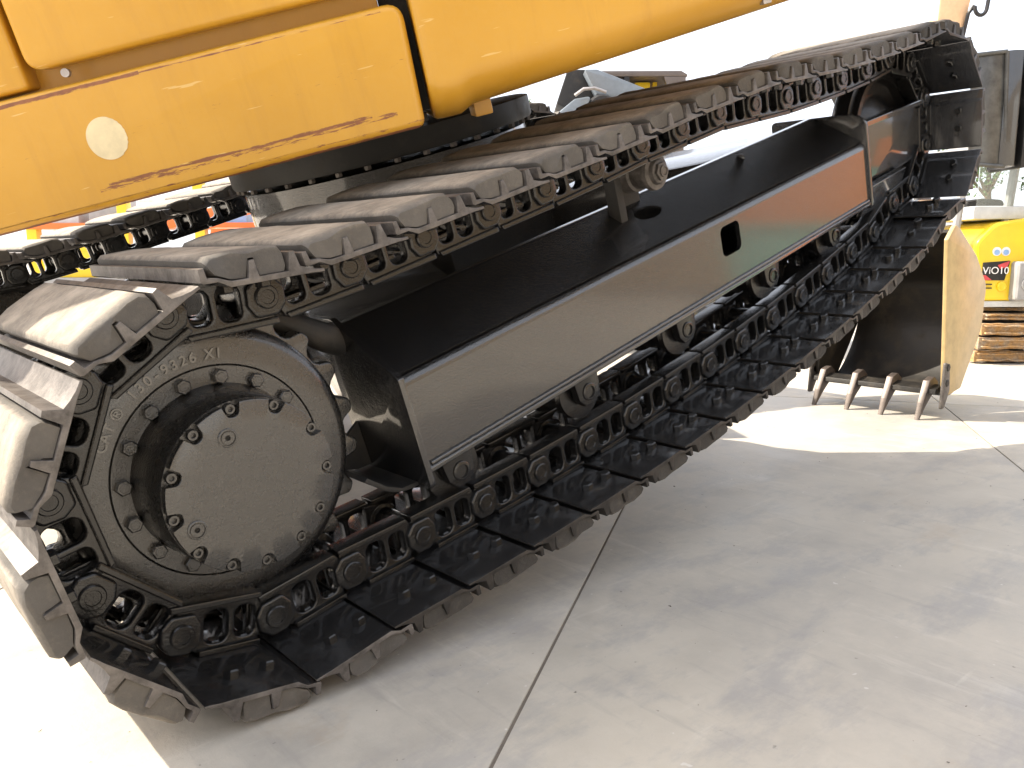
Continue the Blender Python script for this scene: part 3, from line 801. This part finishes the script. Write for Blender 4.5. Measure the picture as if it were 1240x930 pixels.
# ------------------------------------------------------------------ digging bucket standing on the concrete beyond the idler
BK = empty("digging_bucket", Matrix.Translation((3.3, .3, 0)))
tag(BK, "black digging bucket standing teeth down on sunlit concrete beyond the track", "bucket")
BW = .30
side = [(0.0, .165), (-.055, .80), (.0, .862), (.06, .84), (.27, .73), (.42, .59), (.42, .42), (.39, .36), (.22, .14), (.08, .085)]
side = [(.02, .14), (-.07, .80), (.0, .865), (.05, .85), (.27, .73), (.425, .59), (.405, .38), (.21, .12), (.06, .10)]
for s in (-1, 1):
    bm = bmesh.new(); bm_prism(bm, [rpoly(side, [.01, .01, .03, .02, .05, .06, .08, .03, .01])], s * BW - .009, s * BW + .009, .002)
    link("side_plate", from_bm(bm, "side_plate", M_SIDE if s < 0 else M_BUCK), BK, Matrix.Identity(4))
    bm = bmesh.new(); bm_prism(bm, [rpoly([(-.035, .05), (-.02, .26), (.03, .25), (.05, .13), (.0, .05)], .01)], s * BW - (.022 if s < 0 else -.010), s * BW + (.022 if s > 0 else -.010), .003)
    sc = link("side_cutter", from_bm(bm, "side_cutter", M_STEEL), BK, Matrix.Identity(4))
    for z in (.235, .165):
        bm = bmesh.new(); bm_hexbolt(bm, .018, .016, Matrix.Translation((.012, s * (BW + .010), z)) @ Matrix.Rotation(math.pi / 2 * (1 if s < 0 else -1), 4, 'X'))
        link("cutter_bolt", from_bm(bm, "cutter_bolt", M_DARK), sc, Matrix.Identity(4))
sh_in = [(.0, .135), (.10, .105), (.22, .135), (.33, .245), (.395, .37), (.41, .48), (.405, .585), (.34, .66), (.26, .715), (.10, .80), (-.03, .83)]
si = smooth(sh_in); so = offs(si, .014)
bm = bmesh.new(); bm_prism(bm, [si + so[::-1]], -BW + .009, BW - .009, 0)
link("bucket_shell", from_bm(bm, "bucket_shell", M_BUCK), BK, Matrix.Identity(4))
bm = bmesh.new(); bm_prism(bm, [rpoly([(-.035, .115), (-.03, .135), (.03, .152), (.06, .13), (.02, .105)], .002)], -BW + .008, BW - .008, .002)
link("cutting_edge", from_bm(bm, "cutting_edge", M_BUCK), BK, Matrix.Identity(4))
tooth = rpoly([(.075, .158), (.03, .185), (-.02, .172), (-.070, .075), (-.100, .0), (-.090, .0), (-.035, .06), (.02, .105), (.07, .13)], [.005, .010, .01, .004, 0, 0, .01, .005, .005])
for i in range(4):
    y = -.245 + .165 * i + (0)
    bm = bmesh.new(); bm_prism(bm, [tooth], y - .0155, y + .0155, .003)
    for v in bm.verts:
        k = max(0, min(1, (.10 - v.co.z) / .10)); v.co.y = y + (v.co.y - y) * (1 - .35 * k)
    tt = link("bucket_tooth", from_bm(bm, "bucket_tooth", M_TOOTH), BK, Matrix.Identity(4))
for s in (-1, 1):
    bm = bmesh.new(); bm_prism(bm, [rpoly([(.02, .845), (.28, .735), (.34, .86), (.22, 1.02), (.10, 1.0)], [.0, .0, .05, .07, .05]), circ(.20, .93, .03, 16)], s * .09 - .012, s * .09 + .012, .003)
    link("hinge_ear", from_bm(bm, "hinge_ear", M_BUCK), BK, Matrix.Identity(4))

# ------------------------------------------------------------------ things beyond: frames turned to face the yard (x right, y away, z up)
rh = Vector((.74955, -.66195, 0)); fh = Vector((.66195, .74955, 0))
C0 = Vector((cam_loc.x, cam_loc.y, 0))
def yard(r, d): 
    p = C0 + rh * r + fh * d
    return Matrix(((rh.x, fh.x, 0, p.x), (rh.y, fh.y, 0, p.y), (0, 0, 1, 0), (0, 0, 0, 1)))
# compact yellow excavator
ME = empty("mini_excavator", yard(3.36, 5.47)); tag(ME, "compact bright yellow excavator with muddy tracks behind the digging bucket", "excavator")
def P_(name, bm, m, parent=None, ang=35): return link(name, from_bm(bm, name, m, ang), parent or ME, Matrix.Identity(4) if parent else None)
bm = bmesh.new(); bm_prism(bm, [rpoly([(-.25, .42), (.75, .42), (.75, .96), (.10, .97), (-.17, .93), (-.29, .80)], [.02, .03, .1, .2, .14, .08], 6)], .02, .75, .02, 'y', 2)
hood = P_("engine_hood", bm, M_MYEL)
bm = bmesh.new(); bm_prism(bm, [rpoly([(-.235, .555), (-.085, .555), (-.055, .685), (-.235, .672)], .006)], .014, .022, .001); dec = P_("name_sticker", bm, M_DARK, hood)
bm = bmesh.new(); bm_prism(bm, [rpoly([(-.235, .556), (-.17, .556), (-.215, .59), (-.235, .59)], .003)], .0105, .0138, 0); P_("red_flash", bm, M_REDP, hood); bm = bmesh.new(); bm_prism(bm, [rpoly([(-.14, .655), (-.06, .684), (-.075, .645), (-.12, .63)], .004)], .0105, .0138, 0)
P_("red_flash", bm, M_REDP, hood)
bm = bmesh.new(); text_bm(bm, "ViO10", .066, .001, Matrix.Translation((-.150, .010, .598)) @ Matrix.Rotation(math.pi / 2, 4, 'X'), .0)
P_("model_lettering", bm, M_WHITE, hood)
for k, xx in enumerate((-.15, -.09)):
    bm = bmesh.new(); bm_prism(bm, [circ(xx, .745, .029, 24)], .016, .022, 0); P_("round_decal", bm, M_WHITE, hood)
    bm = bmesh.new(); bm_prism(bm, [circ(xx, .739, .018, 20)], .0125, .0155, 0); P_("decal_mark", bm, M_BLUEP, hood)
bm = bmesh.new(); bm_lathe(bm, [(.032, .02), (.032, .006), (.025, .002), (.014, .006), (.0005, .006)], 24, 'y', (-.10, 0, .515)); P_("hood_latch", bm, M_MYEL, hood)
for z in (.50, .525):
    bm = bmesh.new(); bm_box(bm, (-.225, .012, z), (-.165, .024, z + .008), 0); P_("vent_slot", bm, M_DARK, hood)
bm = bmesh.new(); bm_box(bm, (-.045, -.06, .42), (.55, .5, .68), .03, 3); bm_lathe(bm, [(.045, -.062), (.045, -.068), (.035, -.070), (.0005, -.064)], 24, 'y', (.03, 0, .53)); P_("fuel_box", bm, M_GREY)
bm = bmesh.new(); bm_box(bm, (-.22, .03, .375), (.5, .8, .419), .02); P_("turntable_deck", bm, M_LGREY)
bm = bmesh.new(); bm_box(bm, (-.20, .15, .12), (.5, .8, .374), .03); P_("undercarriage", bm, M_DARK)
for k, (z, dy, hh) in enumerate(((.356, .12, .022), (.312, .02, .042), (.232, -.035, .078), (.140, -.045, .078), (.048, -.01, .072))):
    x0_ = -.235 + (.03 if k == 1 else 0) - (.02 if k > 2 else 0)
    bm = bmesh.new(); bm_box(bm, (x0_, dy, z - hh / 2), (.16, dy + .08, z + hh / 2), .008, 2)
    if k:
        for q in (-.30, .28): bm_box(bm, (x0_ + .015, dy - .022, z + hh * q - .006), (.16, dy + .02, z + hh * q + .006), .004, 1)
    bmesh.ops.subdivide_edges(bm, edges=[e for e in bm.edges if e.calc_length() > .15], cuts=7)
    for v in bm.verts: v.co += Vector((.004 * noise.noise(v.co * 31), .014 * noise.noise(v.co * 19), .008 * noise.noise(v.co * 23)))
    P_("track_plate", bm, M_MUD)
bm = bmesh.new(); bm_prism(bm, [rpoly([(.06, .02), (.06, .35), (1.2, .35), (1.2, .02)], .14, 6)], -.20, .13, .005, 'x'); P_("track_core", bm, M_DARK)
for x, y, w in ((-.375, .10, .026), (-.03, .14, .03), (-.26, .85, .02), (.6, .85, .02)):
    bm = bmesh.new(); bm_tube(bm, [(x - .03, y, .75), (x + .0, y, 1.05), (x + .03, y, 1.40)], w, 8)
    P_("cab_post", bm, M_GREY)
bm = bmesh.new(); bm_box(bm, (-.33, .05, 1.38), (.70, .9, 1.45), .03); P_("cab_roof", bm, M_GREY)
bm = bmesh.new(); bm_box(bm, (-.28, .10, .955), (.6, .84, 1.045), .03); P_("cab_sill", bm, M_LGREY)
bm = bmesh.new(); bm_box(bm, (-.26, .105, 1.045), (.02, .112, 1.38), 0); P_("cab_window", bm, M_GLASS)
bm = bmesh.new(); bm_prism(bm, [rpoly([(-.19, 1.045), (-.20, 1.085), (-.08, 1.11), (.06, 1.10), (.08, 1.045)], .03)], .35, .6, .02); P_("operator_seat", bm, M_DARK)

# raised bucket on an orange arm
RBK = empty("raised_bucket", yard(2.86, 5.0)); tag(RBK, "scuffed grey bucket hung on a pale orange arm above the mini excavator", "bucket")
def P2(name, bm, m, parent=None): return link(name, from_bm(bm, name, m), parent or RBK, Matrix.Identity(4) if parent else None)
bm = bmesh.new(); bm_prism(bm, [rpoly([(-.155, 1.265), (-.185, 1.865), (.01, 1.885), (.055, 1.25)], .01)], -.006, .006, .002); P2("side_plate", bm, M_RAISED)
bm = bmesh.new()
for a, b in (((-.16, 1.258), (.055, 1.243)), ((.055, 1.243), (.012, 1.89)), ((-.19, 1.868), (.012, 1.89))): bm_tube(bm, [(a[0], -.012, a[1]), (b[0], -.012, b[1])], .012, 8)
P2("rim_strip", bm, M_RAISED)
bm = bmesh.new()
cs = [(.02, -.01), (.055, -.03), (.10, -.03), (.13, .0), (.15, .06), (.16, .16), (.14, .3)]
cso = offs(cs, -.012)
bm_prism(bm, [cs + cso[::-1]], 1.245, 1.895, .001, 'z')
P2("curved_back", bm, M_BLACK)
bm = bmesh.new(); bm_box(bm, (.148, -.02, 1.235), (.178, .32, 1.905), .006); P2("far_side_plate", bm, M_DARK)
bm = bmesh.new(); bm_prism(bm, [rpoly([(-.40, 1.80), (-.27, 1.80), (-.19, 2.25), (-.30, 2.95), (-.42, 2.95), (-.385, 2.2)], .04)], .02, .14, .012); P2("dipper_arm", bm, M_PEACH)
bm = bmesh.new(); bm_tube(bm, [(-.36, .05, 1.84), (-.15, .05, 1.75)], .03, 10); P2("link_bar", bm, M_DARK)
bm = bmesh.new(); bm_tube(bm, [(-.235, .02, 1.98), (-.225, .0, 2.10), (-.20, -.01, 2.14)] + [(-.165 + .035 * math.cos(R(t)), -.02, 2.13 + .045 * math.sin(R(t))) for t in range(180, 361, 20)] + [(-.12, -.02, 2.22), (-.14, 0, 2.5), (-.25, .02, 2.9)], .011, 8); P2("hydraulic_hose", bm, M_HOSE)

# machine with a cab beyond the slewing ring
LD = empty("yard_loader", yard(.95, 6.2)); tag(LD, "grey machine with orange trimmed cab and sloping pale hood seen past the slewing ring", "loader")
def P3(name, bm, m): return link(name, from_bm(bm, name, m), LD)
bm = bmesh.new(); bm_prism(bm, [rpoly([(-.30, 2.06), (.30, 2.06), (.345, 2.035), (.345, 2.02), (-.30, 2.02)], [0, .01, .01, 0, 0])], .1, .9, .005); P3("cab_roof", bm, M_DGREY)
bm = bmesh.new(); bm_prism(bm, [[(.24, 1.3), (.335, 1.3), (.335, 2.02), (.17, 2.02), (.20, 1.95)]], .1, .16, .006); P3("rear_pillar", bm, M_DGREY)
bm = bmesh.new(); bm_prism(bm, [[(-.12, 1.3), (-.08, 1.3), (-.08, 2.02), (-.12, 2.02)]], .1, .16, .006); P3("front_pillar", bm, M_DARK)
bm = bmesh.new(); bm_box(bm, (-.02, .25, 1.5), (.10, .32, 2.01), .02); bm_box(bm, (.115, .25, 1.5), (.15, .32, 2.01), .01); P3("door_panel", bm, M_MYEL)
bm = bmesh.new(); bm_box(bm, (-.30, .75, 1.3), (.33, .80, 2.02), .005); P3("cab_back_wall", bm, M_DARK)
bm = bmesh.new(); bm_prism(bm, [rpoly([(-.43, 2.03), (-.34, 2.03), (.16, 1.84), (.14, 1.76), (-.34, 1.86)], .01)], -.1, .06, .006); P3("sloping_rail", bm, M_BGREY)
bm = bmesh.new(); bm_prism(bm, [rpoly([(-1.05, 1.38), (-.70, 1.66), (-.50, 1.82), (-.38, 1.84), (-.44, 1.70), (-.62, 1.35)], .02)], -.15, .4, .01); P3("hood_panel", bm, M_BGREY)
bm = bmesh.new(); bm_prism(bm, [rpoly([(-.62, 1.82), (-.54, 2.06), (-.33, 2.06), (-.22, 1.90), (-.36, 1.70)], .02)], .05, .5, .01); P3("engine_cover", bm, M_DARK)
bm = bmesh.new(); bm_lathe(bm, [(.10, -.16), (.12, -.10), (.12, .1), (.08, .12)], 32, 'y', (-.30, 0, 1.74)); P3("round_air_cleaner", bm, M_HOSE)
bm = bmesh.new(); bm_tube(bm, [(-.50, -.16, 1.84), (-.44, -.18, 1.88), (-.36, -.18, 1.885), (-.28, -.17, 1.86)], .012, 8); P3("grab_handle", bm, M_BARE)
bm = bmesh.new(); bm_box(bm, (-.9, .1, .55), (.4, 1.2, 1.5), .03); P3("lower_body", bm, M_DARK)
for x in (-.65, .2):
    bm = bmesh.new(); bm_lathe(bm, [(.25, 0), (.40, .0), (.42, .03), (.42, .25), (.40, .28), (.25, .28)], 40, 'y', (x, .0, .42)); P3("wheel", bm, M_HOSE)

# things in the yard seen under the house: orange machine, rack
OM = empty("orange_machine", yard(-1.95, 6.2)); tag(OM, "orange tracked machine standing beyond the far track", "excavator")
def P4(name, bm, m): return link(name, from_bm(bm, name, m), OM)
bm = bmesh.new(); bm_prism(bm, [rpoly([(-.62, .92), (.7, 1.22), (.7, 1.32), (-.62, 1.0)], .02)], 0, .3, .01); P4("boom_beam", bm, M_ORANGE)
bm = bmesh.new(); bm_prism(bm, [rpoly([(-.5, .0), (.8, .0), (.8, .42), (-.5, .42)], .18, 6)], .1, .5, .02); P4("crawler_track", bm, M_DARK)
bm = bmesh.new(); bm_box(bm, (-.5, .55, .42), (.8, 1.6, .95), .04); P4("lower_body", bm, M_ORANGE)
RK = empty("storage_rack", yard(-3.6, 8.2)); tag(RK, "rack of yellow posts and pale boxes in bright sun under the skirt", "rack")
def P5(name, bm, m): return link(name, from_bm(bm, name, m), RK)
for x in (-1.1, -.2, .55, 1.2):
    bm = bmesh.new(); bm_box(bm, (x - .05, -.05, 0), (x + .05, .05, 1.5), .008); P5("rack_post", bm, M_MYEL)
for z in (.45, .98):
    bm = bmesh.new(); bm_box(bm, (-1.15, -.06, z), (1.25, .5, z + .06), .008); P5("rack_shelf", bm, M_ORANGE if z > .9 else M_GREY)
for x, z, w, h, m, lb in ((-1.0, 1.04, .35, .22, M_LGREY, "pale crate at the left end of the upper rack shelf"), (-.55, 1.04, .3, .3, M_GREY, "tall grey crate second from left on the upper rack shelf"),
                          (-.05, 1.04, .4, .25, M_WHITE, "white crate in the middle of the upper rack shelf"), (.7, 1.04, .3, .3, M_BLUEP, "blue crate at the right end of the upper rack shelf"),
                          (-.9, .51, .4, .3, M_MYEL, "yellow crate on the lower rack shelf"), (.1, .51, .35, .25, M_LGREY, "pale crate in the middle of the lower rack shelf"), (.65, .51, .4, .35, M_GREY, "grey crate at the right of the lower rack shelf")):
    bm = bmesh.new(); bm_box(bm, (0, .0, 0), (w, .4, h), .01); bm_box(bm, (-.01, -.01, h - .04), (w + .01, .41, h), .006)
    tag(link("crate", from_bm(bm, "crate", m), None, RK.matrix_world @ Matrix.Translation((x, 0, z))), lb, "crate", "crates on the storage rack")

# trees far off
def tree(r, d, h, w, label, seed):
    rnd = random.Random(seed)
    T = empty("tree", yard(r, d)); tag(T, label, "tree", "far trees behind the yard")
    bm = bmesh.new(); bm_tube(bm, [(0, 0, 0), (.1, 0, h * .35), (.0, .1, h * .7)], [.25, .18, .06], 8)
    for k in range(6):
        a = rnd.uniform(0, 6.28); z = h * rnd.uniform(.35, .6); bm_tube(bm, [(.05, 0, z), (math.cos(a) * w * .4, math.sin(a) * w * .4, z + h * .2)], [.1, .03], 6)
    link("trunk", from_bm(bm, "trunk", M_BARK), T)
    bm = bmesh.new()
    blobs = [(rnd.uniform(-.6, .6) * w, rnd.uniform(-.6, .6) * w, h * rnd.uniform(.45, .9), rnd.uniform(.22, .42) * w) for _ in range(14)]
    for bx, by, bz, br in blobs:
        for _ in range(420):
            v = Vector((rnd.gauss(0, 1), rnd.gauss(0, 1), rnd.gauss(0, .8))).normalized() * br * rnd.uniform(.55, 1.05) + Vector((bx, by, bz))
            q = Matrix.Rotation(rnd.uniform(0, 6.28), 3, Vector((rnd.uniform(-1, 1), rnd.uniform(-1, 1), rnd.uniform(-1, 1))).normalized()); s = rnd.uniform(.05, .11)
            bm.faces.new([bm.verts.new(v + q @ Vector(c) * s) for c in ((-1, -.5, 0), (1, -.5, 0), (.8, .6, .1), (-.7, .7, 0))])
    me = bpy.data.meshes.new("crown"); bm.to_mesh(me); bm.free(); me.materials.append(M_LEAF)
    link("crown", me, T)
tree(2.6, 42, 8.2, 3.2, "green tree in the gap between slewing ring and loader", 1)
tree(25.5, 45, 9.0, 3.5, "green tree behind the cab windows of the mini excavator", 4)

# ------------------------------------------------------------------ unseen wall, container and bin added off camera for the glossy paint to mirror
M_TANWALL = plain("tan_corrugated_wall", (.25, .19, .115), .7, 0, .2, 30, .12)
M_RUSTO = plain("weathered_orange_container_paint", (.55, .20, .07), .6, var=.25)
M_TEAL = plain("teal_container_paint", (.14, .34, .28), .6)
WH = empty("reflector", Matrix.Translation((4, -9.5, 0))); tag(WH, "unseen tan corrugated wall added as a warehouse mirrored in the black track frame", "building")
bm = bmesh.new()
pts = []
for i in range(0, 121):
    x = -14 + 28 * i / 120; pts.append((x, .05 if (i // 2) % 2 else 0))
bm_prism(bm, [pts + [(14, -.2), (-14, -.2)]], 0, 5.2, 0, 'z'); link("wall", from_bm(bm, "wall", M_TANWALL, 10), WH)
bm = bmesh.new(); bm_prism(bm, [[(-.5, 5.2), (-6, 7.0), (-6, 5.2)], ], -14.3, 14.3, 0, 'x'); link("roof", from_bm(bm, "roof", M_GREY), WH)
bm = bmesh.new(); bm_box(bm, (-5.2, .03, 0), (-1.4, .12, 4.1), .02); link("roller_door", from_bm(bm, "roller_door", M_LGREY), WH)
OC = empty("unseen_orange_container", Matrix.Translation((12.6, -4.65, 0)) @ Matrix.Rotation(R(-4), 4, 'Z')); tag(OC, "unseen orange steel container added to be mirrored at the far end of the track frame", "container")
bm = bmesh.new()
for i in range(20): bm_box(bm, (-3 + .3 * i, -1.2, .15), (-2.85 + .3 * i, 1.2, 2.5), .01)
bm_box(bm, (-3.02, -1.17, .12), (3.02, 1.17, 2.53), .02); link("container_body", from_bm(bm, "container_body", M_RUSTO), OC)
TC = empty("unseen_teal_bin", Matrix.Translation((8.7, -3.95, 0)) @ Matrix.Rotation(R(86), 4, 'Z')); tag(TC, "unseen low teal steel bin added to be mirrored in front of the orange container", "bin")
bm = bmesh.new(); bm_prism(bm, [[(-.6, 0), (.6, 0), (.75, 1.0), (-.75, 1.0)], ], -.6, .6, .01); link("bin_body", from_bm(bm, "bin_body", M_TEAL), TC)
bm = bmesh.new(); bm_box(bm, (-.78, -.64, 1.0), (.78, .64, 1.06), .01); link("bin_rim", from_bm(bm, "bin_rim", M_TEAL), TC)
